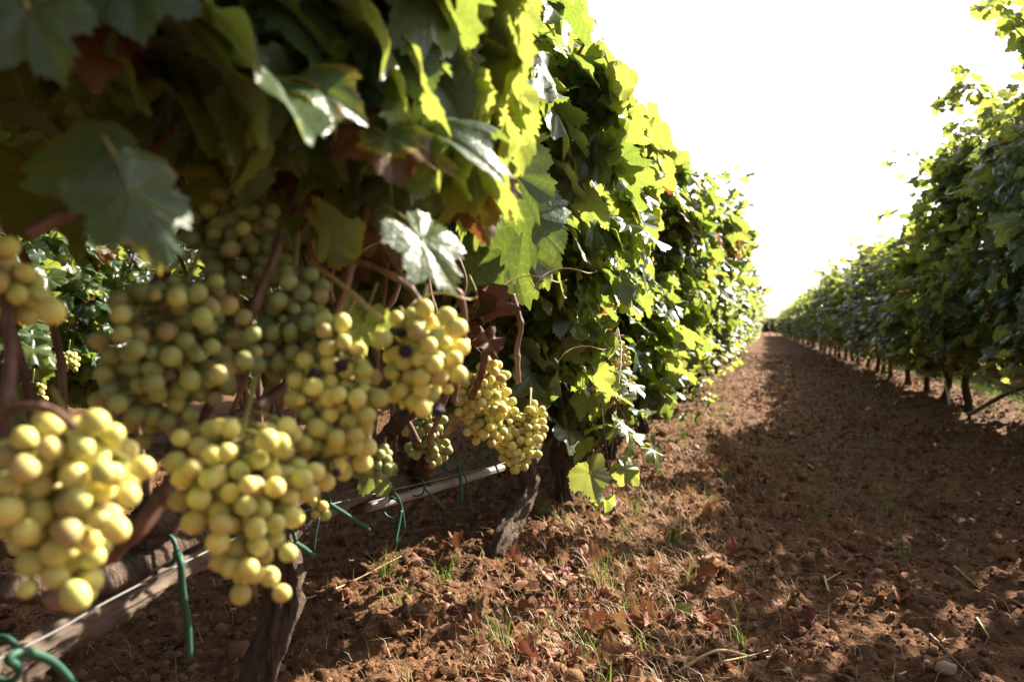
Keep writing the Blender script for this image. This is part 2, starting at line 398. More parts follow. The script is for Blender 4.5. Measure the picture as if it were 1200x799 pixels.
def leaves_np(pos, tip, nor, size, hue, age, temps, rs):
    pos = np.asarray(pos, float); nor = unit(np.asarray(nor, float)); tip = np.asarray(tip, float)
    tip = unit(tip - nor * np.sum(tip * nor, -1, keepdims=True)); side = np.cross(tip, nor)
    which = rs.randint(0, len(temps), len(pos)); cs, ts, A, k = [], [], {'vein': [], 'edge': [], 'hue': [], 'age': []}, 0
    for w, (c, tr, va, ea) in enumerate(temps):
        m = np.where(which == w)[0]
        if not len(m): continue
        cc = c[None] * size[m][:, None, None] * np.array([1.0, 1, 1])[None, None] * np.stack([rs.uniform(.88, 1.12, len(m)), np.ones(len(m)), rs.uniform(.5, 1.5, len(m))], -1)[:, None]
        wpt = pos[m][:, None] + cc[..., :1] * side[m][:, None] + cc[..., 1:2] * tip[m][:, None] + cc[..., 2:3] * nor[m][:, None]
        nv = len(c)
        cs.append(wpt.reshape(-1, 3)); ts.append((tr[None] + (np.arange(len(m)) * nv)[:, None, None]).reshape(-1, 3) + k)
        A['vein'].append(np.tile(va, len(m))); A['edge'].append(np.tile(ea, len(m)))
        A['hue'].append(np.repeat(hue[m], nv)); A['age'].append(np.repeat(age[m], nv)); k += len(m) * nv
    return np.vstack(cs), np.vstack(ts), {a: np.concatenate(b) for a, b in A.items()}

def canopy(rs, n, y0, y1, zb, zt, wmid, cx=0.0, shell=.5, lean=0.0, reject=None, out_side=None, dens=.42, size=(.05, .11), tprof=None):
    """positions and frames of leaves filling a hedge of that profile; local x across the row"""
    k = int(n * 2.6); y = rs.uniform(y0, y1, k); u = rs.rand(k); z = zb + (zt - zb) * u
    prof = np.interp(u, [0, .12, .35, .7, .9, 1.0], tprof or [.45, .8, 1.0, 1.0, .72, .3]) * wmid
    prof = prof * (1 + .30 * np.sin(y * 5.1 + z * 4 + rs.rand() * 6) + .18 * np.sin(y * 11 - z * 7 + rs.rand() * 6))
    s = np.where(rs.rand(k) < .5, -1, 1.0)
    q = 1 - np.abs(rs.randn(k)) * shell; q = np.clip(q, -.2, 1.25)
    x = cx + s * q * prof + lean * (u - .3)
    c = .5 + .25 * np.sin(x * 13 + y * 9 + 1.3) + .25 * np.sin(z * 12 - y * 7 + rs.rand() * 6) * np.cos(x * 9 + 2 * z) + rs.uniform(-.25, .25, k)
    m = c > dens - .10
    p = np.stack([x, y, z], -1)[m][:n]; s = s[m][:n]; u = u[m][:n]
    nor = np.stack([s * .75, np.zeros(len(p)), .35 + u * .6], -1) + .45 * np.array(sun_dir) + rs.randn(len(p), 3) * .45
    tip = np.stack([s * .35, np.zeros(len(p)), -np.ones(len(p))], -1) + rs.randn(len(p), 3) * .45
    sz = rs.uniform(size[0], size[1], len(p)) / .75
    hue = np.clip(rs.beta(1.6, 2.2, len(p)) + .15 * (u > .8), 0, 1); age = np.where(rs.rand(len(p)) < .045, rs.uniform(.35, .9, len(p)), rs.uniform(0, .3, len(p)))
    return [p, tip, nor, sz, hue, age]
def shoot_leaves(rs, path, step=.06, size=(.05, .11)):
    """leaves alternating along a shoot, smaller and paler towards its end"""
    L = np.concatenate([[0], np.cumsum(np.linalg.norm(np.diff(path, axis=0), axis=1))]); n = max(2, int(L[-1] / step))
    d = np.linspace(.05, 1, n) * L[-1]; p = np.stack([np.interp(d, L, path[:, i]) for i in range(3)], -1)
    T = unit(np.gradient(p, axis=0)); a = rs.rand() * 6 + np.arange(n) * 2.7
    out = np.stack([np.cos(a), np.sin(a), np.full(n, .2)], -1); out = unit(out - T * np.sum(out * T, -1, keepdims=True))
    p = p + out * .045
    tip = out * .7 + np.array([0, 0, -.7]) + rs.randn(n, 3) * .25
    nor = np.array([0, 0, .8]) + out * .5 + rs.randn(n, 3) * .4
    q = d / L[-1]; sz = (size[1] * (1 - q) + size[0] * q) * rs.uniform(.8, 1.15, n) / .75
    return [p, tip, nor, sz, np.clip(.35 + .5 * q + rs.randn(n) * .12, 0, 1), np.full(n, .12)]
def cat(sets): return [np.concatenate([s[i] for s in sets]) for i in range(6)]

# ------------------------------------------------------------------ ground
def axis(lo, hi, d0, d1, step, grow):
    a = list(np.arange(d0, d1, step)); s = step; v = a[-1]
    while v < hi: s *= grow; v += s; a.append(v)
    s = step; v = d0
    while v > lo: s *= grow; v -= s; a.insert(0, v)
    return np.array(a)
gx = axis(-400, 400, -1.7, 2.0, .0105, 1.09)
gy_ = [1.0]; 
while gy_[-1] < 1200: gy_.append(gy_[-1] + max(.0105, gy_[-1] ** 1.35 * .0042))
s_ = .012; v_ = 1.0; low = []
while v_ > -200: s_ *= 1.14; v_ -= s_; low.insert(0, v_)
gy = np.array(low + gy_)
X, Y = np.meshgrid(gx, gy); Z = ground_z(X, Y)
nx, ny = len(gx), len(gy)
i = np.arange(ny - 1)[:, None] * nx; j = np.arange(nx - 1)[None]
q = np.stack([i + j, i + j + 1, i + nx + j + 1, i + nx + j], -1).reshape(-1, 4)
o = link_obj('ground', mesh_np('ground', np.stack([X, Y, Z], -1).reshape(-1, 3), q, 4), None, M['soil'])
tag(o, 'reddish brown clod-strewn soil of the vineyard path and rows', kind='structure')

# scattered soil clods, stones, litter, straw, grass (nobody could count them)
def blob_template(seed, sub):
    import bmesh
    bm = bmesh.new(); bmesh.ops.create_icosphere(bm, subdivisions=sub, radius=1)
    rs = np.random.RandomState(seed); c = np.array([v.co[:] for v in bm.verts]); d = rs.randn(5, 3); ph = rs.rand(5) * 6
    f = 1 + sum(.13 * np.sin(c @ (d[k] * 1.8) + ph[k]) for k in range(5)) + rs.randn(len(c)) * .06
    c = c * f[:, None] * np.array([1, rs.uniform(.7, 1), rs.uniform(.5, .8)]); tr = np.array([[v.index for v in fc.verts] for fc in bm.faces]); bm.free(); return c, tr
def scatter(temps, pos, size, rs, yaw=True):
    which = rs.randint(0, len(temps), len(pos)); cs, ts, hs, k = [], [], [], 0; hue = rs.rand(len(pos))
    for w, (c, tr) in enumerate(temps):
        m = np.where(which == w)[0]
        if not len(m): continue
        a = rs.rand(len(m)) * 6.28; ca, sa = np.cos(a), np.sin(a)
        x = c[None, :, 0] * ca[:, None] - c[None, :, 1] * sa[:, None]; y = c[None, :, 0] * sa[:, None] + c[None, :, 1] * ca[:, None]
        p = np.stack([x, y, np.repeat(c[None, :, 2], len(m), 0)], -1) * size[m][:, None, None] + pos[m][:, None]
        cs.append(p.reshape(-1, 3)); ts.append((tr[None] + (np.arange(len(m)) * len(c))[:, None, None]).reshape(-1, 3) + k)
        hs.append(np.repeat(hue[m], len(c))); k += len(m) * len(c)
    return np.vstack(cs), np.vstack(ts), {'hue': np.concatenate(hs)}
def gpos(rs, n, x0, x1, y0, y1, xs=None):
    y = np.exp(rs.uniform(math.log(y0), math.log(y1), n)); x = rs.uniform(x0, x1, n) if xs is None else xs
    return np.stack([x, y, ground_z(x, y)], -1)
rs = np.random.RandomState(3)
bt0 = [blob_template(i, 1) for i in range(6)]; bt2 = [blob_template(i + 20, 2) for i in range(6)]
p = gpos(rs, 60000, -3.6, 3.6, 1.1, 22); sz = .0035 + .0055 * rs.pareto(3, len(p)).clip(0, 1.6); sz *= (1 + .05 * p[:, 1])
c, tr, at = scatter(bt0, p, sz, rs); o = link_obj('soil_crumbs', mesh_np('soil_crumbs', c, tr, 3, at, False), None, M['clod'])
tag(o, 'small brown soil crumbs strewn over the path', 'soil', kind='stuff')
p = gpos(rs, 5200, -3.4, 3.6, 1.1, 20); sz = .010 + .010 * rs.pareto(2.6, len(p)).clip(0, 2.0)
c, tr, at = scatter(bt2, p, sz, rs); o = link_obj('soil_clods', mesh_np('soil_clods', c, tr, 3, at, True), None, M['clod'])
tag(o, 'dark brown soil clods lying on the path', 'soil', kind='stuff')
p = gpos(rs, 1500, -3, 3.4, 1.1, 14); sz = .002 + .004 * rs.pareto(2.5, len(p)).clip(0, 2.2)
c, tr, at = scatter(bt2, p, sz, rs); o = link_obj('pebbles', mesh_np('pebbles', c, tr, 3, at, True), None, M['stone'])
tag(o, 'pale pebbles among the soil', 'pebbles', kind='stuff')

# fallen leaves: thick along the foot of both rows, thin on the path
def litter_x(rs, n):
    side = rs.rand(n); return np.where(side < .52, XL + .22 + np.abs(rs.randn(n)) * .26 * np.where(rs.rand(n) < .8, 1, -2), np.where(side < .86, XR - .1 + rs.randn(n) * .36, rs.uniform(-.4, 1.4, n)))
n = 9000; x = litter_x(rs, n); p = gpos(rs, n, 0, 0, 1.15, 24, x)
k = vnoise(p[:, 0] * 2.2, p[:, 1] * 2.2, 9) + rs.uniform(-.2, .2, n) > .45; p = p[k]; n = len(p)
p[:, 2] += .010
nor = np.stack([rs.randn(n) * .45, rs.randn(n) * .45, np.ones(n)], -1); tip = rs.randn(n, 3)
c, tr, at = leaves_np(p, tip, nor, (.014 + .042 * rs.rand(n) ** 2), rs.beta(1.1, 1.1, n), np.ones(n), DRY, rs)
o = link_obj('fallen_leaves', mesh_np('fallen_leaves', c, tr, 3, at), None, M['dead'])
tag(o, 'curled red-brown fallen vine leaves along the foot of the rows', 'fallen leaves', kind='stuff')

def blades(rs, base, length, width, lean, seg=3):
    n = len(base); a = rs.rand(n) * 6.28; d = np.stack([np.cos(a), np.sin(a), np.zeros(n)], -1); w = np.stack([-np.sin(a), np.cos(a), np.zeros(n)], -1)
    vs = []
    for s in range(seg + 1):
        q = s / seg; ctr = base + d * (lean * length * q ** 1.7)[:, None] + np.array([0, 0, 1.0]) * (length * q * np.sqrt(np.maximum(0, 1 - (lean * q * .8) ** 2)))[:, None]
        hw = (width * (1 - q * .85))[:, None]
        vs += [ctr - w * hw, ctr + w * hw]
    co = np.stack(vs, 1).reshape(-1, 3); m = 2 * (seg + 1); f = []
    for s in range(seg): a0 = 2 * s; f += [[a0, a0 + 1, a0 + 3], [a0, a0 + 3, a0 + 2]]
    tr = (np.array(f)[None] + (np.arange(n) * m)[:, None, None]).reshape(-1, 3)
    return co, tr, {'hue': np.repeat(rs.rand(n), m)}
def tufts(rs, centres, per, spread, L0, L1, W, lean):
    b = np.repeat(centres, per, 0) + np.concatenate([rs.randn(len(centres) * per, 2) * spread, np.zeros((len(centres) * per, 1))], 1)
    b[:, 2] = ground_z(b[:, 0], b[:, 1]) - .002; n = len(b)
    return blades(rs, b, rs.uniform(L0, L1, n), np.full(n, W) * rs.uniform(.6, 1.3, n), np.clip(rs.uniform(.1, lean, n), 0, 1.1))
cen = gpos(rs, 60, 0, 0, 1.5, 20, XL + .34 + rs.randn(60) * .16)
cen2 = gpos(rs, 70, 0, 0, 3, 25, XR + .1 + rs.randn(70) * .35); cen3 = gpos(rs, 34, 0, 0, 2.2, 16, .35 + rs.randn(34) * .25)
spec = [on_ground(PG(*q)) for q in ((585, 768), (470, 735), (515, 700), (455, 690), (690, 770), (625, 610), (800, 520), (700, 690), (640, 625), (820, 505), (940, 500))]
cc = np.array([tuple(s) for s in spec])
c, tr, at = tufts(rs, np.vstack([cen, cen2, cen3, np.repeat(cc, 2, 0)]), 11, .018, .03, .12, .0016, .9)
o = link_obj('grass', mesh_np('grass', c, tr, 3, at), None, M['grass']); tag(o, 'sparse green grass blades growing at the foot of the vines', 'grass', kind='stuff')
# greener ground cover beyond the right row
g = gpos(rs, 900, 0, 0, 4.5, 22, XR + .55 + np.abs(rs.randn(900)) * .5)
c, tr, at = tufts(rs, g, 9, .04, .03, .10, .0028, .9)
o = link_obj('weeds', mesh_np('weeds', c, tr, 3, at), None, M['grass']); tag(o, 'bright green weeds beyond the right row of vines', 'weeds', kind='stuff')
# dry straw lying flat, mostly at the left verge
n = 9500; x = np.where(rs.rand(n) < .66, XL + .38 + rs.randn(n) * .20, rs.uniform(-1.6, 2.4, n)); p = gpos(rs, n, 0, 0, 1.2, 16, x); p[:, 2] += .006
c, tr, at = blades(rs, p, rs.uniform(.012, .07, n), np.full(n, .0012), rs.uniform(.85, 1.15, n), 2)
c2, tr2, at2 = tufts(rs, gpos(rs, 40, 0, 0, 1.6, 12, XL + .36 + rs.randn(40) * .13), 14, .03, .03, .11, .0011, 1.1)
co, tt = merge([(c, tr), (c2, tr2)])
o = link_obj('straw', mesh_np('straw', co, tt, 3, {'hue': np.concatenate([at['hue'], at2['hue']])}), None, M['straw']); tag(o, 'pale dry straw littering the left verge of the path', 'straw', kind='stuff')

# single finds on the path
def twig(pxs, r, label, mat='tendril'):
    pts = [on_ground(PG(*q), .012) for q in pxs]; o = tube_obj('twig', pts, [r, r * .5], M[mat], None, 6, 5, .25, int(pxs[0][0])); tag(o, label, 'twig', 'twigs lying on the path')
twig([(790, 785), (840, 776), (885, 762), (928, 757)], .004, 'long dry twig lying across the foot of the path in front')
twig([(845, 779), (878, 768), (900, 755)], .0022, 'thin twig fork resting along the long dry twig')
twig([(966, 676), (972, 693), (984, 711)], .0035, 'short pale twig standing steeply down the middle of the path')
twig([(966, 679), (985, 672)], .003, 'stubby pale twig meeting the steep twig at its top')
twig([(990, 688), (998, 697)], .0025, 'tiny pale twig right of the steep twig')
twig([(1118, 668), (1150, 686)], .003, 'slender grey twig on the right half of the path', 'tendril')
twig([(1090, 745), (1112, 770), (1140, 795)], .003, 'brown twig at the bottom right corner leaning over a stone', 'cane')
twig([(1045, 799), (1062, 780)], .0035, 'pale bent twig at the bottom edge of the path')
twig([(1144, 733), (1160, 749)], .003, 'white splinter of wood at the lower right of the path')
twig([(335, 745), (400, 705), (470, 680)], .003, 'thin dry twig on the shaded soil below the grapes')
twig([(640, 720), (655, 740), (700, 752)], .003, 'pale broken stalk in the leaf litter beside the bent trunk')
for k, (px, py, r, lab) in enumerate([(1028, 681, .013, 'flat pale stone in the middle of the path'), (1108, 789, .017, 'large dull stone at the lower right of the path'), (878, 576, .012, 'small pale stone on the lit edge of the path'), (922, 773, .010, 'pale rounded stone right of the long twig'), (1096, 748, .010, 'whitish stone above the large dull stone')]):
    c, tr = blob_template(90 + k, 3); c = c * r; o = link_obj('stone', mesh_np('stone', c, tr), None, M['stone']); o.location = on_ground(PG(px, py), r * .35); tag(o, lab, 'stone', 'stones on the path')
for px, py, s, hue, age, mat, lab in [(797, 724, .055, .8, .1, 'leaf', 'fresh green vine leaf fallen on the lit soil'), (864, 655, .06, .1, 1, 'dead', 'curled red leaf lying alone in the shaded path'), (805, 712, .05, .0, 1, 'dead', 'small dark red leaf just behind the fresh green one')]:
    q = on_ground(PG(px, py), .012); rs2 = np.random.RandomState(px)
    c, tr, at = leaves_np([[0, 0, 0]], [[.8, .6, .1]], [[-.35, -.6, 1]], np.array([s]), np.array([hue]), np.array([age * .9]), DRY if mat == 'dead' else HI[:1], rs2)
    o = link_obj('fallen_leaf', mesh_np('fallen_leaf', c, tr, 3, at), None, M[mat]); o.location = q; tag(o, lab, 'leaf', 'single leaves fallen on the path')

# ------------------------------------------------------------------ vines
def vine_wood(seed, side=1, h=.62, bend=None, r=.030, path=None):
    """trunk and two arms in local coordinates, trunk base at the origin"""
    rs = np.random.RandomState(seed)
    b = bend or [(rs.uniform(-.05, .05), rs.uniform(-.07, .07)) for _ in range(3)]
    pts = [(0, 0, -.03), (b[0][0] * .4, b[0][1] * .4, h * .18), (b[0][0], b[0][1], h * .42), (b[1][0], b[1][1], h * .72), (b[2][0], b[2][1], h)]
    if path: pts = path
    tr = tube_np(smooth_path(pts, 7), [r * 1.7, r * 1.05, r * .88, r * .95, r * 1.3], 26, .42, seed, 7)
    arms = []
    for s in (-1, 1):
        x, y, z = pts[-1]; a = [(x, y, z - .03), (x + rs.uniform(-.03, .03), y + s * .15, z + .03), (x + rs.uniform(-.05, .05), y + s * .34, z + .02), (x + rs.uniform(-.05, .05), y + s * .52, z + .06)]
        arms.append(tube_np(smooth_path(a, 6), [r * .95, r * .7, r * .5], 10, .3, seed + 7 * s + 20, 4))
    return tr, arms, pts[-1]
def vine_canes(rs, head, n, top, spread, out=0.0, zb=0.0):
    paths = []
    for k in range(n):
        y = head[1] + rs.uniform(-.5, .5); s = rs.choice([-1, 1]); h = rs.uniform(.75, 1.0) * top
        w = spread * rs.uniform(.3, 1.1) * s
        paths.append(smooth_path([(head[0], y, head[2] + .02), (head[0] + w * .25 + rs.randn() * .03, y + rs.randn() * .05, head[2] + (h - head[2]) * .35),
            (head[0] + w * .6 + out * .3, y + rs.randn() * .12, head[2] + (h - head[2]) * .75), (head[0] + w + out * .5, y + rs.randn() * .18, h)], 5))
    return paths
def wild_shoots(rs, n, top, cx, w, droop=.5):
    paths = []
    for k in range(n):
        s = rs.choice([-1, 1]); y = rs.uniform(-.5, .5); z = rs.uniform(top * .6, top * .98); L = rs.uniform(.2, .55); d = unit(np.array([s * rs.uniform(.3, 1), rs.randn() * .6, rs.uniform(.0, 1.4)]))
        a = np.array([cx + s * w * .7, y, z]); b = a + d * L * .5; c = b + d * L * .5 + np.array([0, 0, -L * droop * rs.rand()])
        paths.append(smooth_path([a, b, c], 5))
    return paths
def build_vine(name, seed, temps, nleaf, zb, zt, w, out=0.0, ncane=10, wild=9, h=.62, low_shoots=0, r=.024, bend=None, filt=None, y0=-.62, y1=.62, size=(.085, .15), sides=5, tprof=None, path=None):
    """one vine at the origin: trunk, arms, canes, foliage as parts"""
    rs = np.random.RandomState(seed); root = empty(name, (0, 0, 0))
    tr, arms, head = vine_wood(seed, 1, h, bend, r, path)
    link_obj('trunk', mesh_np('trunk', *tr), root, M['bark'])
    for a in arms: link_obj('arm', mesh_np('arm', *a), root, M['bark'])
    paths = vine_canes(rs, head, ncane, zt * .84, w, out)
    wp = wild_shoots(rs, wild, zt, out * .5, w)
    for k in range(low_shoots):
        y = rs.uniform(-.45, .45); a = np.array([head[0] + .1, y, .75]); wp.append(smooth_path([a, a + np.array([.18, rs.randn() * .1, -.05]), a + np.array([.25 + rs.rand() * .1, rs.randn() * .15, -.35 - rs.rand() * .15])], 5))
    cp = [tube_np(q, [.0055, .0035], sides) for q in paths]; sp = [tube_np(q, [.003, .0015], 5) for q in wp]
    c, t_ = merge(cp + sp)
    link_obj('canes', mesh_np('canes', c, t_), root, M['cane'])
    sets = [canopy(rs, nleaf, y0, y1, zb, zt, w, out, tprof=tprof)]
    for q in wp: sets.append(shoot_leaves(rs, q, .055))
    L = cat(sets)
    if filt is not None: k = filt(L[0]); L = [a[k] for a in L]
    c, t_, at = leaves_np(*L, temps, rs)
    link_obj('foliage', mesh_np('foliage', c, t_, 3, at), root, M['leaf'])
    return root
def copy_thing(o):
    c = o.copy(); COL.objects.link(c)
    for ch in o.children:
        d = ch.copy(); COL.objects.link(d); d.parent = c
    return c
GL, GR, GB, GF = 'grapevines of the left row', 'grapevines of the right row', 'grapevines of the row behind the left one', 'grapevines of the row beyond the right one'

# --- left row, nearest vines, each its own shape
def filt_factory(y_off):
    def f(p):
        w = p + np.array([XL, y_off, 0]); px, py, d = project(w)
        near = np.linalg.norm(w - np.array(cam.location), axis=1)
        ok = (near > .62) & ~((d < .75) & (d > 0) & (w[:, 2] < .86))
        # keep the fruit zone open in front of the bunches, where the photograph shows it free of leaves
        low = (w[:, 2] < .80 + .10 * np.sin(w[:, 1] * 7)) & (w[:, 1] < 1.85)
        ok &= ~(low & (w[:, 0] > -1.02))
        ok &= ~((px > 20) & (px < 575) & (py > 235) & (d > 0) & (d < 1.25))
        ok &= ~((px < 135) & (py > 225) & (py < 480) & (d > 0))
        ok &= ~((px < 230) & (py > 90) & (py < 480) & (d > 0) & (np.sin(w[:, 0] * 40 + w[:, 1] * 31) + np.sin(w[:, 2] * 37) > -.6))
        # the bare trunk beside the path stands in the sun: no low leaves between the two
        rel = w - np.array([XL, 2.2, .22]); sd = np.array(sun_dir); al = rel @ sd; dist = np.linalg.norm(rel - al[:, None] * sd, axis=1)
        ok &= ~((dist < .24) & (al > .05) & (w[:, 2] < 1.1))
        return ok
    return f
specs = [  # y, seed, leaves, zb, zt, width, out, h, label
    (0.05, 101, 1600, .84, 1.66, .40, .05, .42, 'grapevine at the left edge whose dark leaves hang over the blurred bunches'),
    (1.02, 102, 1700, .80, 1.66, .38, .03, .40, 'thick-trunked grapevine directly behind the nearest lit bunch'),
    (2.21, 103, 1900, .50, 1.66, .34, .0, .50, 'grapevine with the bent bare trunk beside the path'),
    (3.12, 104, 1800, .32, 1.68, .36, .0, .52, 'grapevine just beyond the bent trunk, leaves reaching low'),
    (4.15, 105, 1700, .46, 1.68, .37, .02, .55, 'third grapevine beyond the bent trunk, leaning to the path'),
    (5.2, 106, 1600, .52, 1.80, .38, .03, .58, 'fourth grapevine beyond the bent trunk, with dark bare foot'),
]
for y, seed, n, zb, zt, w, out, h, lab in specs:
    bend = {103: [(.05, -.10), (.10, .03), (.09, .10)], 102: [(.01, .02), (.04, .05), (.02, .04)]}.get(seed)
    r = {103: .029, 102: .027}.get(seed, .028)
    path = None
    if seed == 103:
        a0 = Vector((XL, y, 0)); path = [tuple(PX(px, py, XL + dx) - a0) for px, py, dx in ((572, 690, 0), (576, 662, 0), (588, 632, .02), (608, 604, .04), (621, 572, .05), (618, 540, .03), (632, 510, .0), (640, 480, 0))]
    v = build_vine('grapevine', seed, NEAR if y < 3.5 else MID, n, zb, zt, w, out, 12, 0 if 3 < y < 5 else 3, h, 3 if y > 2 else 0, r, bend, filt_factory(y) if y < 4 else None, path=path, tprof=[.45, .8, 1.0, .85, .5, .15] if y < 4 else None)
    v.location = (XL, y, 0); tag(v, lab, 'grapevine', GL)
near_vine = [o for o in COL.objects if o.get('label', '').startswith('thick-trunked')][0]
edge_vine = [o for o in COL.objects if o.get('label', '').startswith('grapevine at the left edge')][0]

# --- protos for the rest: mid detail and far detail
protos_mid = [build_vine('grapevine', 200 + k, MID, 1350, (.36, .46, .56)[k], 2.1, .38, .0, 8, 14, .6, 2) for k in range(3)]
protos_far = [build_vine('grapevine', 300 + k, LOW, 1150, (.36, .44, .50, .58)[k], 2.1, .38, .0, 5, 13, .6, 2) for k in range(4)]
protos_thin = [build_vine('grapevine', 400, MID, 260, .36, 2.0, .36, .0, 8, 9, .6, 1)]
used = set(); rs = np.random.RandomState(77)
def put(protos, x, y, label, group, sx=1.0, sz=1.0, flip=False):
    pr = protos[rs.randint(len(protos))]
    if pr.name in used: v = copy_thing(pr)
    else: used.add(pr.name); v = pr
    v.location = (x, y, float(ground_z(x, y)) * .5); v.rotation_euler = (rs.uniform(-.05, .05), rs.uniform(-.03, .03), (math.pi if flip else 0) + rs.uniform(-.15, .15)); v.scale = (sx, 1, sz); tag(v, label, 'grapevine', group)
    return v
ords = ['fifth', 'sixth', 'seventh', 'eighth', 'ninth', 'tenth']
y = 6.25; k = 0
while y < 75:
    lab = f'{ords[k]} grapevine beyond the bent trunk in the left row' if k < 6 else 'distant grapevine of the left row, merged into the leafy wall towards the vanishing point'
    put(protos_mid if y < 9 else protos_far, XL + .02 + rs.randn() * .04, y, lab, GL, rs.uniform(.9, 1.12), rs.uniform(.84, .97), rs.rand() < .5)
    y += rs.uniform(.95, 1.12); k += 1
# right row
y = 2.9; k = 0
rl = ['grapevine out of sight at the near end of the right row', 'near grapevine of the right row, mostly past the picture edge', 'tall dark grapevine at the right edge whose shoots rise above the row', 'grapevine of the right row with the black hose at its foot',
      'grapevine of the right row just beyond the black hose', 'second grapevine beyond the black hose in the right row', 'third grapevine beyond the black hose in the right row', 'fourth grapevine beyond the black hose in the right row', 'fifth grapevine beyond the black hose in the right row']
while y < 75:
    lab = rl[k] if k < len(rl) else 'distant grapevine of the right row, merged into the hedge towards the vanishing point'
    hgt = rs.uniform(.95, 1.02) if y < 7.4 else rs.uniform(.74, .92)
    put(protos_thin if y < 4.6 else protos_mid[:2] if y < 7.4 else protos_mid if y < 9 else protos_far, XR - (.04 if 4.6 < y < 7.4 else 0) + rs.randn() * .05, y, lab, GR, rs.uniform(.95, 1.1), hgt, rs.rand() < .5)
    y += rs.uniform(.95, 1.12); k += 1
for x, y in ((-.1, 76.2), (.5, 76.6), (1.1, 76.3)): put(protos_far, x, y, 'distant grapevine closing the far end of the path', 'grapevines closing the path', 1.2, .8)
# row behind the left one and row beyond the right one
y = -.5; k = 0
while y < 16:
    put(protos_far[:1] if y > 5 else protos_mid[:1], XL - ROW_GAP + rs.randn() * .04, y, 'grapevine in the sunlit row glimpsed behind the left row', GB, 1.0, rs.uniform(.9, 1.05), rs.rand() < .5); y += rs.uniform(.95, 1.1)
y = 5.5
while y < 40:
    put(protos_far, XR + ROW_GAP + rs.randn() * .04, y, 'grapevine in the next row glimpsed beneath the right row', GF, 1.0, rs.uniform(.9, 1.05), rs.rand() < .5); y += rs.uniform(.95, 1.1)

for pr in protos_mid + protos_far + protos_thin:            # a shape no row happened to use is removed again
    if pr.name not in used:
        for ch in list(pr.children): bpy.data.objects.remove(ch)
        bpy.data.objects.remove(pr)
# shoots that rise against the sky from the right row
tall = [o for o in COL.objects if o.get('label', '').startswith('tall dark grapevine')][0]
bpy.context.view_layer.update(); inv = np.array(tall.matrix_world.inverted())
def spray(pxs, d, seed, root, inv, size=(.075, .125)):
    rs = np.random.RandomState(seed); path = smooth_path([P(a, b, d) for a, b in pxs], 5)
    path = path @ inv[:3, :3].T + inv[:3, 3]
    c, t_ = tube_np(path, [.006, .003], 6); link_obj('shoot', mesh_np('shoot', c, t_), root, M['shoot'])
    L = shoot_leaves(rs, path, .036, size); L[3] = L[3] * .85; c, t_, at = leaves_np(*L, MID, rs); link_obj('foliage', mesh_np('foliage', c, t_, 3, at), root, M['leaf'])
spray([(1185, 190), (1160, 130), (1135, 100), (1104, 128)], 5.2, 1, tall, inv)
spray([(1180, 180), (1150, 110), (1120, 80)], 5.4, 2, tall, inv)
spray([(1230, 60), (1200, 25), (1165, 5), (1148, 14)], 4.2, 3, tall, inv)
spray([(1230, 80), (1200, 45), (1185, 30)], 4.2, 4, tall, inv)
spray([(1160, 230), (1125, 170), (1110, 150)], 5.6, 5, tall, inv)

# ------------------------------------------------------------------ row hardware: rail, wire, ties, hose
rail_pts = [PX(-60, 822, XL + .03), PX(0, 790, XL + .03), PX(60, 752, XL + .03), PX(130, 710, XL + .03), PX(215, 662, XL + .03), PX(300, 622, XL + .03), PX(372, 590, XL + .02), PX(430, 572, XL + .02), PX(500, 558, XL), PX(540, 546, XL)]
o = tube_obj('old_arm', rail_pts, [.016, .020, .014, .018, .013, .017, .023, .020, .025, .014], M['rail'], None, 20, 10, .5, 5, 5)
tag(o, 'old weathered grey-brown vine arm lying level below the blurred bunches', 'vine wood')
o = tube_obj('support_pole', [PX(432, 594, XL + .06), PX(480, 580, XL + .055), PX(588, 548, XL + .05)], [.009, .010, .010], M['pipe'], None, 12, 6, .10, 8)
tag(o, 'pale grey horizontal pole along the foot of the left row', 'pole')
wp = [PX(px, py, XL + .075) for px, py in ((-40, 790), (60, 742), (130, 702), (230, 652), (330, 607), (420, 583), (520, 560), (600, 540))]
o = tube_obj('trellis_wire', wp, .0011, M['wire'], None, 6, 6); tag(o, 'thin steel wire running along the grey pole', 'wire', 'wires of the trellis')
o = tube_obj('trellis_wire', [(XL, -1, 1.25), (XL, 20, 1.22), (XL, 75, 1.25)], .0015, M['wire'], None, 5, 6); tag(o, 'long steel wire threading the foliage of the left row', 'wire', 'wires of the trellis')
o = tube_obj('trellis_wire', [(XR, 2, 1.25), (XR, 20, 1.22), (XR, 75, 1.25)], .0015, M['wire'], None, 5, 6); tag(o, 'long steel wire threading the foliage of the right row', 'wire', 'wires of the trellis')
def tie(pts, r, label):
    o = tube_obj('plastic_tie', pts, r, M['plastic'], None, 8, 7); p0 = Vector(pts[0])
    ring = [p0 + Vector((-.019 + .020 * math.cos(a), .004 * math.sin(a * .5), .002 + .019 * math.sin(a))) for a in [k * math.pi / 5 for k in range(11)]]
    tube_obj('loop', ring, r * .7, M['plastic'], o, 7, 3); tag(o, label, 'plastic tie', 'green plastic ties on the left row')
xr = XL + .09
tie([PX(206, 648, xr - .02), PX(211, 655, xr + .02), PX(214, 690, xr + .02), PX(220, 730, xr + .02), PX(222, 771, xr + .02)], .0042, 'straight green plastic tie hanging down from the weathered arm')
tie([PX(22, 780, xr + .05), PX(10, 772, xr + .05), PX(28, 763, xr + .05), PX(60, 774, xr + .05), PX(84, 799, xr + .05), PX(92, 815, xr + .05)], .0040, 'green plastic tie looped at the bottom left corner')
tie([PX(386, 590, xr), PX(408, 604, xr), PX(432, 620, xr)], .0036, 'short thick green tie end sticking out below the lit bunches')
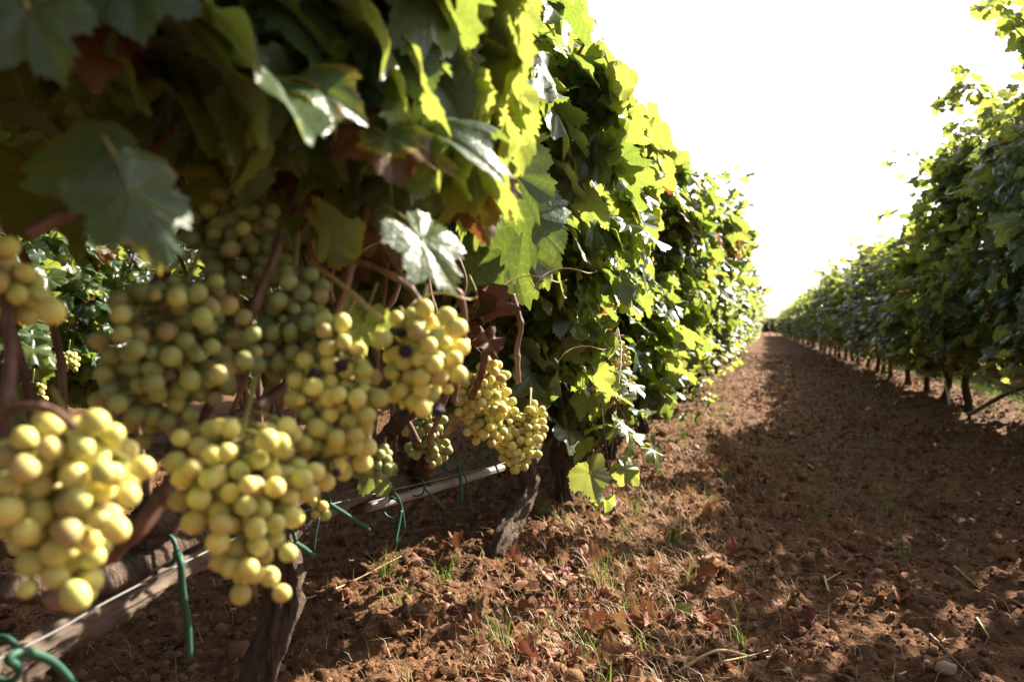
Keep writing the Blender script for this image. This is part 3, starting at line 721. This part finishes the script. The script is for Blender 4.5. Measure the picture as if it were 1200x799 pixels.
tie([PX(346, 636, xr), PX(357, 643, xr), PX(367, 651, xr)], .0042, 'stubby green tie end right beside the nearest lit bunch')
tie([PX(374, 606, xr), PX(370, 627, xr), PX(368, 646, xr)], .0016, 'hair-thin green tie hanging straight down near the stubby tie end')
tie([PX(442, 565, xr), PX(458, 572, xr), PX(470, 592, xr), PX(474, 618, xr)], .0026, 'curved green tie arching down from the grey pole')
tie([PX(470, 598, xr), PX(467, 615, xr), PX(463, 636, xr)], .0032, 'dark green tie tail below the arching tie')
tie([PX(497, 572, xr), PX(508, 582, xr), PX(520, 595, xr)], .0026, 'slanting green tie end in the middle of the grey pole')
tie([PX(537, 545, xr), PX(540, 565, xr), PX(541, 588, xr)], .0036, 'green tie hanging straight near the far end of the grey pole')
tie([PX(540, 546, xr), PX(548, 568, xr), PX(552, 595, xr)], .0018, 'thin green tie crossing behind the straight one near the pole end')
tie([PX(576, 535, xr), PX(581, 546, xr), PX(584, 553, xr)], .0026, 'little green tie knotted at the very tip of the grey pole')
# irrigation hose in the right row
hx = XR - .12
root = empty('irrigation_hose', PX(1115, 490, hx), 'black irrigation hose curving up to a white end at the foot of the right row', 'hose')
tube_obj('hose_pipe', [PX(1118, 491, hx), PX(1135, 486, hx), PX(1160, 472, hx), PX(1186, 458, hx), PX(1215, 450, hx)], .015, M['hose'], root, 8, 6)
tube_obj('white_end', [PX(1107, 447, hx), PX(1112, 470, hx), PX(1112, 484, hx), PX(1119, 491, hx)], .010, M['white'], root, 8, 6)

# ------------------------------------------------------------------ canes in the foreground (parts of the nearest vines)
def cane(pts, rad, parent, mat='cane', name='cane', rough=.12, sides=10):
    o = tube_obj(name, [P(*q) for q in pts], rad if mat == 'bark' else [v * .85 for v in rad], M[mat], parent, sides, 16, rough, abs(int(pts[0][0])) + 3, 0, 0 if mat == 'bark' else .055); return o
nv = near_vine
cane([(60, 705, .62), (110, 660, .62), (165, 615, .63), (215, 545, .66), (250, 505, .68), (330, 455, .72), (372, 405, .74), (398, 355, .75), (414, 300, .76), (427, 255, .78), (440, 190, .8)], [.0085, .0085, .006, .0055, .005], nv)
cane([(140, 500, .66), (172, 462, .67), (192, 430, .68), (240, 340, .72), (262, 280, .75)], [.0085, .007, .006], nv)
cane([(215, 560, .67), (235, 500, .66), (262, 440, .66), (292, 375, .66), (318, 310, .67), (330, 270, .7)], [.005, .0048, .004], nv)
cane([(418, 588, 1.57), (430, 560, 1.5), (438, 530, 1.4), (462, 500, 1.25), (490, 470, 1.1), (505, 430, 1.0)], [.022, .016, .012, .008], nv, 'bark', rough=.4)
cane([(492, 570, 1.75), (497, 545, 1.7), (508, 515, 1.62), (512, 480, 1.5), (522, 440, 1.4)], [.024, .018, .012, .008], nv, 'bark', rough=.4)
cane([(500, 560, 1.75), (480, 530, 1.7), (470, 495, 1.6)], [.018, .014, .009], nv, 'bark', rough=.4)
cane([(165, 690, 1.02), (158, 655, 1.0), (170, 625, .98), (185, 600, .95)], [.034, .030, .024], nv, 'bark', rough=.4, sides=14)
cane([(500, 545, 1.65), (535, 490, 1.4), (560, 450, 1.15), (572, 400, 1.1)], [.007, .006, .005], nv)
cane([(470, 170, .9), (498, 250, .87), (520, 330, .85), (538, 345, .85), (544, 375, .86), (540, 410, .88), (532, 470, .95)], [.0045, .0042, .004], nv)
cane([(438, 250, .8), (448, 285, .8), (468, 320, .8), (486, 345, .8), (490, 390, .8)], [.0036, .003, .0028], nv)
cane([(376, 312, .74), (412, 305, .72), (450, 318, .70), (485, 342, .69), (498, 372, .68)], [.0030, .0028, .0022], nv)
cane([(362, 306, .74), (398, 332, .72), (440, 368, .70), (446, 372, .7)], [.0026, .0026, .003], nv, 'tendril')
cane([(368, 250, .78), (350, 280, .78), (345, 330, .78), (340, 420, .78), (330, 480, .8)], [.004, .004, .004], nv)
cane([(30, 275, .6), (100, 240, .62), (150, 205, .66), (200, 150, .7)], [.006, .006, .005], edge_vine)
cane([(0, 560, .52), (8, 480, .52), (12, 420, .53), (5, 350, .54), (-20, 280, .55)], [.0055, .005, .005], edge_vine)
cane([(-10, 500, .5), (20, 478, .49), (60, 480, .46), (85, 500, .44)], [.0032, .003, .0026], edge_vine)
cane([(375, 160, .72), (350, 175, .74), (300, 220, .76)], [.0028, .0022], nv, 'tendril')
cane([(230, 92, .7), (262, 105, .7), (300, 122, .72)], [.0022, .0018], nv, 'tendril')
cane([(600, 345, 1.3), (610, 380, 1.3), (606, 410, 1.3), (608, 450, 1.3)], [.006, .005, .005], nv)
cane([(330, 0, .75), (318, 70, .77), (322, 140, .78), (300, 240, .8)], [.0045, .004, .004], nv)
rs = np.random.RandomState(12)
for k in range(10):
    x0 = rs.uniform(150, 520); d = rs.uniform(.85, 1.3)
    cane([(x0, 520, d), (x0 + rs.uniform(-30, 40), 430, d), (x0 + rs.uniform(-40, 60), 330, d), (x0 + rs.uniform(-60, 90), 200, d)], [.0045, .004, .003], nv)
def overhang(box, n, parent, seed, sunny=False):
    """leaves of the overhanging foliage near the camera, in a box of the canopy's inner face"""
    rs = np.random.RandomState(seed); pts = []
    for k in range(n):
        pts.append(tuple(P(rs.uniform(*box[0]), rs.uniform(*box[1]), rs.uniform(*box[2]))))
    pts = np.array(pts) - np.array(parent.location)
    nor = np.array([.55, -.1, .5]) + rs.randn(n, 3) * .45; tip = np.array([.25, 0, -1]) + rs.randn(n, 3) * .5
    if sunny: nor = np.array([.35, .75, .35]) + rs.randn(n, 3) * .3
    L = [pts, tip, nor, rs.uniform(.055, .095, n) / .75, rs.uniform(.4, .95, n) if sunny else rs.beta(1.6, 2, n), np.where(rs.rand(n) < .06, .7, .12)]
    c, t_, at = leaves_np(*L, HI, rs); o = link_obj('overhanging_foliage', mesh_np('overhanging_foliage', c, t_, 3, at), parent, M['leaf'])
overhang(((340, 505), (-120, 165), (.70, .98)), 150, nv, 5)
overhang(((490, 600), (-120, 235), (.80, 1.10)), 80, nv, 9, True)
overhang(((150, 400), (-120, 120), (.62, .95)), 110, edge_vine, 6)
overhang(((-120, 150), (-160, 30), (.55, .85)), 45, edge_vine, 7)
def curl(px, py, d, s, parent, seed):
    rs = np.random.RandomState(seed); pts = []
    for k in range(16):
        a = k * .55; r = s * (1 - k / 20); pts.append(P(px + k * s * .5 + r * math.cos(a), py + r * math.sin(a) - k, d + .01 * math.sin(k)))
    tube_obj('tendril', pts, [.0012, .0007], M['tendril'], parent, 5, 3)
for q in ((455, 360, .74, 14), (475, 400, .74, 10), (390, 300, .8, 16), (560, 340, 1.1, 14), (610, 330, 1.3, 12), (640, 420, 1.6, 10)): curl(*q, nv, int(q[0]))

# ------------------------------------------------------------------ leaves one can single out in the foreground
RV, UV, BV = [np.array(CM.col[k]) for k in range(3)]
def hero(px, py, d, size_px, tip_deg, nx=0.0, ny=0.0, hue=.3, age=.1, temp=0, mat='leaf', parent=None, back=0.0, dry=False, petiole=True, flip=False):
    """leaf whose middle projects to px, py; tip points to tip_deg in the picture; nx, ny tilt the face"""
    a = R(tip_deg); tip = math.cos(a) * RV + math.sin(a) * UV + back * BV; nor = BV + nx * RV + ny * UV
    if flip: nor = -nor
    s = size_px * d / F_PX; nor = nor / np.linalg.norm(nor); tip = tip - nor * tip.dot(nor); tip /= np.linalg.norm(tip)
    c = np.array(P(px, py, d)) - tip * s * .12
    base = parent or near_vine; rs = np.random.RandomState(abs(int(px * 7 + py)))
    T = (DRY if dry else HI)[temp:temp + 1]
    co, tr, at = leaves_np(c[None] - np.array(base.location), tip[None], nor[None], np.array([s]), np.array([float(hue)]), np.array([float(age)]), T, rs)
    o = link_obj('leaf', mesh_np('leaf', co, tr, 3, at), base, M[mat])
    if petiole:
        e = c - tip * s * .45 - nor * s * .25 + UV * s * .2
        tube_obj('petiole', [Vector(c + nor * .0005), Vector((c + e) / 2 + UV * s * .05), Vector(e)], [.0014, .0018], M['shoot'], base, 6, 4)
    return o
ev = edge_vine
hero(40, 25, .44, 150, -62, .3, .5, .15, .2, 0, parent=ev)
hero(150, -18, .50, 150, -75, .0, .7, .15, .1, 2, parent=ev)
hero(82, 190, .50, 130, 170, .1, .6, .1, .25, 1, parent=ev)
hero(160, 240, .48, 150, -62, .5, .4, .2, .3, 3, parent=ev)
hero(250, 25, .60, 130, -80, .2, .5, .1, .1, 0, parent=nv)
hero(325, 70, .70, 130, -95, -.2, .3, .2, .1, 2, parent=nv)
hero(385, 108, .58, 95, -20, .3, .9, .15, .35, 1, parent=nv)
hero(470, 165, .66, 150, -32, .2, 1.1, .25, .55, 4, parent=nv)
hero(502, 292, .68, 110, -55, .9, .8, .35, .1, 0, parent=nv)
hero(460, 225, .78, 110, -95, 0, .2, .1, .2, 2, parent=nv)
hero(530, 125, .80, 120, -60, -.6, -.5, .9, .2, 0, parent=nv, flip=True)
hero(560, 160, .84, 120, -80, -.5, -.4, .95, .3, 2, parent=nv, flip=True)
hero(555, 215, .82, 120, -80, .4, -.5, .8, .55, 1, parent=nv, flip=True)
hero(560, 50, .84, 150, -85, -.4, -.5, .9, .1, 0, parent=nv, flip=True)
hero(530, 5, .80, 150, -70, -.5, -.2, .7, .1, 3, parent=nv, flip=True)
hero(430, 60, .70, 170, -100, .2, .1, .15, .1, 0, parent=nv)
hero(480, 60, .78, 150, -80, -.2, -.2, .3, .1, 3, parent=nv)
hero(388, 272, .72, 80, 75, -.7, -.2, .8, .35, 1, parent=nv, flip=True)
hero(425, 385, .80, 70, -110, -.3, -.2, .7, .1, 0, parent=nv)
hero(615, 265, 1.25, 120, -100, .2, .3, .05, .1, 0, parent=nv)
hero(605, 215, 1.2, 110, -80, .1, .2, .1, .1, 3, parent=nv)
hero(600, 300, 1.35, 120, -70, .1, .2, .1, .1, 2, parent=nv)
hero(315, 178, .78, 95, -110, .2, .2, 0, .98, 1, 'leaf', nv)
hero(352, 205, .80, 80, -95, .3, .2, .1, .98, 3, 'leaf', nv)
hero(447, 275, .84, 60, 80, .3, -.2, .1, .97, 0, 'leaf', nv)
hero(562, 360, 1.05, 50, -85, 1.6, .1, .2, .98, 2, 'withered', nv, dry=True)
hero(552, 378, 1.06, 36, -110, -.6, .3, .2, .98, 0, 'withered', nv, dry=True)
hero(458, 262, .86, 50, -70, -.6, .3, .2, .98, 1, 'withered', nv, dry=True)
hero(575, 405, 1.1, 40, -60, .6, .3, .2, .98, 0, 'withered', nv, dry=True)
hero(545, 235, .84, 60, -60, .3, .1, .1, .95, 4, 'leaf', nv)
hero(692, 560, 1.95, 50, -75, .5, -.2, .9, .1, 1, parent=[o for o in COL.objects if o.get('label', '').startswith('grapevine with the bent')][0], flip=True)
hero(440, 555, 1.2, 55, -60, .3, .4, .5, .1, 0, parent=nv)
hero(20, 480, .85, 60, -60, .3, .4, .4, .1, 0, parent=ev)

# ------------------------------------------------------------------ grape bunches
def sphere_mesh(name, seed, wr=0.0, nu=28, nv_=18, hue=0.0):
    rs = np.random.RandomState(seed); th = np.linspace(0, np.pi, nv_ + 1); ph = np.linspace(0, 2 * np.pi, nu, endpoint=False)
    A, B = np.meshgrid(th[1:-1], ph, indexing='ij')
    c = np.stack([np.sin(A) * np.cos(B), np.sin(A) * np.sin(B), np.cos(A) * 1.05], -1).reshape(-1, 3)
    c = np.vstack([c, [0, 0, .96], [0, 0, -1.03]])
    r = 1 + .02 * np.sin(c[:, 0] * 2 + seed)
    if wr: 
        d = rs.randn(7, 3) * 4; r = r + wr * sum(np.sin(c @ d[k] + k) for k in range(7)) / 3
    scar = np.clip(-c[:, 2] / 1.05, 0, 1); c = c * r[:, None]
    m = nv_ - 1; i = np.arange(m - 1)[:, None] * nu; j = np.arange(nu)[None]; j2 = (j + 1) % nu
    q = np.stack([i + j, i + nu + j, i + nu + j2, i + j2], -1).reshape(-1, 4); tr = np.vstack([q[:, :3], q[:, [0, 2, 3]]])
    jj = np.arange(nu); j2 = (jj + 1) % nu; t0, t1 = m * nu, m * nu + 1; b = (m - 1) * nu
    tr = np.vstack([tr, np.stack([np.full(nu, t0), jj, j2], -1), np.stack([np.full(nu, t1), b + j2, b + jj], -1)])
    return c, tr, {'hue': np.full(len(c), hue), 'scar': scar}
GRAPE = []
for k in range(3):
    me = mesh_np('grape', *sphere_mesh('grape', k)[:2], 3, sphere_mesh('grape', k)[2]); me.materials.append(M['grape']); GRAPE.append(me)
c_, t_, a_ = sphere_mesh('grape', 9, .12); RAISIN = mesh_np('raisin', c_, t_, 3, a_); RAISIN.materials.append(M['raisin'])
def pack(spine, r, n, rs, it=110):
    """spine: list of (point, half width): spheres packed around it"""
    pts = np.array([tuple(s[0]) for s in spine]); w = np.array([s[1] for s in spine]); L = np.concatenate([[0], np.cumsum(np.linalg.norm(np.diff(pts, axis=0), axis=1))])
    wt = w ** 2 + 1e-6; cdf = np.cumsum(np.interp(np.linspace(0, L[-1], 60), L, wt)); cdf /= cdf[-1]
    def sample(m):
        t_ = np.interp(rs.rand(m), cdf, np.linspace(0, L[-1], 60)); c = np.stack([np.interp(t_, L, pts[:, i]) for i in range(3)], -1); ww = np.interp(t_, L, w)
        v = unit(rs.randn(m, 3)); v[:, 2] *= .4; return c, v * (ww * rs.rand(m) ** .45)[:, None], ww
    c, off, ww = sample(n); p = c + off
    for k in range(it):
        d = p[:, None] - p[None]; D = np.linalg.norm(d, axis=-1) + np.eye(n); ov = np.maximum(0, 1.95 * r - D); np.fill_diagonal(ov, 0)
        p = p + np.sum(d / D[..., None] * ov[..., None], 1) * .32
        tt = np.clip(((p[:, None] - pts[None, :-1]) * (pts[1:] - pts[:-1])[None]).sum(-1) / np.maximum(1e-9, ((pts[1:] - pts[:-1]) ** 2).sum(-1))[None], 0, 1)
        q = pts[None, :-1] + tt[..., None] * (pts[1:] - pts[:-1])[None]; dd = np.linalg.norm(p[:, None] - q, axis=-1); b = dd.argmin(1)
        ii = np.arange(n); cl = q[ii, b]; wid = w[:-1][b] * (1 - tt[ii, b]) + w[1:][b] * tt[ii, b]; ex = dd[ii, b] - wid
        m = ex > 0; p[m] += (cl - p)[m] * (ex / np.maximum(dd[ii, b], 1e-6))[m][:, None] * .35
    return p
def bunch(label, spine_px, d, r, n, seed, hang=None, raisins=(), small=.06, parent_loc=None, individual=True, loose=(), ripe=1.0):
    """spine_px: (px, py, half width px) at that distance"""
    rs = np.random.RandomState(seed)
    sp = [(P(px, py, d), max(.002, (w - .6 * r * F_PX / d)) * d / F_PX) for px, py, w in spine_px]
    p = pack(sp, r, n, rs)
    rad = r * rs.uniform(.82, 1.06, n); rad[rs.rand(n) < small] *= .62
    for lx, ly, lr in loose: p = np.vstack([p, [tuple(P(lx, ly, d - .01))]]); rad = np.append(rad, lr)
    n = len(p)
    top = Vector(hang) if hang else P(spine_px[0][0], spine_px[0][1] - spine_px[0][2] * .5 - 25, d + .03)
    root = empty('grape_bunch', tuple(top), label, 'grape bunch', 'bunches of white grapes')
    # stalk: main stem down the middle and a short pedicel to every berry
    cen = [top] + [s[0] for s in sp[:-1]]; path = smooth_path(cen, 5); parts = [tube_np(path, [.0024, .0018, .0010], 7)]
    for k in range(n):
        q = path[np.argmin(np.linalg.norm(path - p[k] + np.array([0, 0, -r * 1.2]), axis=1))]; v = p[k]; mid = (q + v) / 2 + np.array([0, 0, r * .35])
        parts.append(tube_np(smooth_path([q, mid, v], 3), [.0011, .0007], 4))
    c, tr = merge(parts); link_obj('stem', mesh_np('stem', c - np.array(root.location), tr), root, M['shoot'])
    camp = np.array(cam.location); order = np.argsort(np.linalg.norm(p - camp, axis=1)); isr = set(order[[int(f * n) for f in raisins]].tolist()) if len(raisins) else set()
    if individual:
        rest = order[100:]
        for k in order[:100]:
            me = RAISIN if k in isr else GRAPE[rs.randint(3)]
            o = bpy.data.objects.new('grape', me); COL.objects.link(o); o.parent = root
            ctr = path[np.argmin(np.linalg.norm(path - p[k], axis=1))]; v = Vector(p[k] - ctr + rs.randn(3) * .006)
            o.location = Vector(p[k]) - root.location; o.rotation_euler = (-v).to_track_quat('Z', 'Y').to_euler()
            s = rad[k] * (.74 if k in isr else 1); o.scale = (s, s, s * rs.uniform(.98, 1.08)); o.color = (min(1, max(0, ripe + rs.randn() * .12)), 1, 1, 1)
            if k in isr: o['label'] = 'shrivelled dark purple grape'
    else: rest = order
    if len(rest):
        cs = []; hu = []; scr = []
        c0, t0, a0 = sphere_mesh('g', 1, 0, 14, 9)
        for k in rest: cs.append((c0 * rad[k] + p[k] - np.array(root.location), t0)); hu.append(np.full(len(c0), rs.rand())); scr.append(a0['scar'])
        c, tr = merge(cs); o = link_obj('grapes', mesh_np('grapes', c, tr, 3, {'hue': np.concatenate(hu), 'scar': np.concatenate(scr)}), root, M['grape'])
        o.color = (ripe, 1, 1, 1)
        if individual: o['kind'] = 'stuff'
    return root
bunch('large blurred bunch of golden grapes at the bottom left corner, sunlit on top', [(85, 505, 55), (75, 540, 100), (80, 580, 98), (55, 620, 78), (55, 660, 62), (68, 695, 45)], .50, .0082, 84, 1, tuple(P(60, 455, .53)), loose=[(88, 698, .0086), (135, 620, .008)])
bunch('blurred bunch cut by the left picture edge above the golden one', [(-5, 290, 30), (0, 330, 45), (25, 370, 42)], .54, .0076, 24, 2, tuple(P(-5, 255, .52)), loose=[(60, 365, .0085)])
bunch('big bunch of yellow grapes hanging lowest of all, sun on its right side', [(285, 505, 70), (282, 540, 92), (288, 580, 86), (290, 620, 72), (296, 655, 52), (300, 700, 38), (298, 722, 22)], .60, .0078, 118, 3, tuple(P(300, 440, .64)), loose=[(270, 502, .0065), (258, 500, .0058)])
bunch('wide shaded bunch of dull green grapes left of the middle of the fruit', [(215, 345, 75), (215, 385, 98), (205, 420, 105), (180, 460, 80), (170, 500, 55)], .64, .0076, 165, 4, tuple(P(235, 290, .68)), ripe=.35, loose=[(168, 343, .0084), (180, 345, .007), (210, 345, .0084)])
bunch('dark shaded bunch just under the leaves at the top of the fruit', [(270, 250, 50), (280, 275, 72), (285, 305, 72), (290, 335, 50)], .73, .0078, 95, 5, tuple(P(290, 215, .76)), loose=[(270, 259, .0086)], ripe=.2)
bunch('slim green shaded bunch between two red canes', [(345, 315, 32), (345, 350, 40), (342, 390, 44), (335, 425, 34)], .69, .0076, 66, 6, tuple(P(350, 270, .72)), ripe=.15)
bunch('long bunch with several shrivelled dark berries behind the lowest one', [(400, 385, 38), (400, 420, 50), (398, 460, 60), (392, 500, 56), (385, 545, 46), (380, 575, 30)], .67, .0076, 108, 7, tuple(P(415, 350, .72)), raisins=(.03, .1, .16, .22, .3, .42), loose=[(448, 397, .0078), (400, 378, .008)])
bunch('short sunlit bunch with dark dots of dried berries, right of the long one', [(490, 385, 34), (498, 405, 48), (496, 440, 50), (492, 470, 34)], .69, .0076, 70, 8, tuple(P(500, 335, .74)), raisins=(.05, .18, .28, .4), loose=[(497, 362, .008), (523, 371, .008), (535, 385, .0082)])
bunch('sharp yellow bunch hanging above the end of the grey pole', [(570, 425, 24), (565, 455, 38), (570, 485, 42), (572, 515, 30)], 1.25, .0074, 120, 9, tuple(P(572, 400, 1.3)), loose=[(560, 402, .008), (545, 400, .008)])
bunch('sharp bunch just above the bent trunk, right of the others', [(620, 482, 22), (614, 505, 32), (608, 530, 30), (602, 552, 18)], 1.38, .0074, 95, 10, tuple(P(622, 455, 1.42)), raisins=(.3,))
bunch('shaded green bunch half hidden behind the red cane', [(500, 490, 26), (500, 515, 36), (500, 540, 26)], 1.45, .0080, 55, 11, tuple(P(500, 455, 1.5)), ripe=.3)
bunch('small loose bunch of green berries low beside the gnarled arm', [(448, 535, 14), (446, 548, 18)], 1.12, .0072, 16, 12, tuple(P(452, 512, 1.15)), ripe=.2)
bunch('tiny tuft of four berries under the long bunch', [(374, 592, 9), (376, 600, 9)], .85, .0058, 5, 13, tuple(P(372, 570, .83)))
bunch('bunch among the lit leaves of the row beyond the bent trunk', [(722, 400, 14), (728, 425, 19), (735, 450, 15)], 2.75, .0080, 60, 14, tuple(P(722, 375, 2.8)))
bunch('lower bunch beneath the one among the lit leaves', [(700, 455, 14), (715, 465, 17), (735, 470, 12)], 2.65, .0080, 40, 15, tuple(P(708, 436, 2.7)))
bunch('shaded bunch high in the leaves beyond the sharp ones', [(712, 352, 10), (714, 372, 13)], 2.9, .0080, 30, 16, tuple(P(712, 335, 2.95)))
bunch('far bunch low in the left row above a dark trunk', [(805, 425, 6), (806, 440, 6)], 6.0, .0090, 34, 17, tuple(P(805, 415, 6)), individual=False)
bunch('bunch in the shade at the right edge above the black hose', [(1188, 415, 12), (1186, 438, 14)], 5.0, .0090, 60, 18, tuple(P(1188, 400, 5)), individual=False)
bunch('faint bunch inside the row behind, seen through the gap at the left', [(80, 415, 10), (84, 430, 12)], 2.4, .0080, 26, 19, tuple(P(82, 398, 2.4)), individual=False)
bunch('second faint bunch in the gap at the left, a little lower', [(38, 452, 14), (42, 470, 12)], 2.3, .0080, 26, 20, tuple(P(40, 432, 2.3)), individual=False)
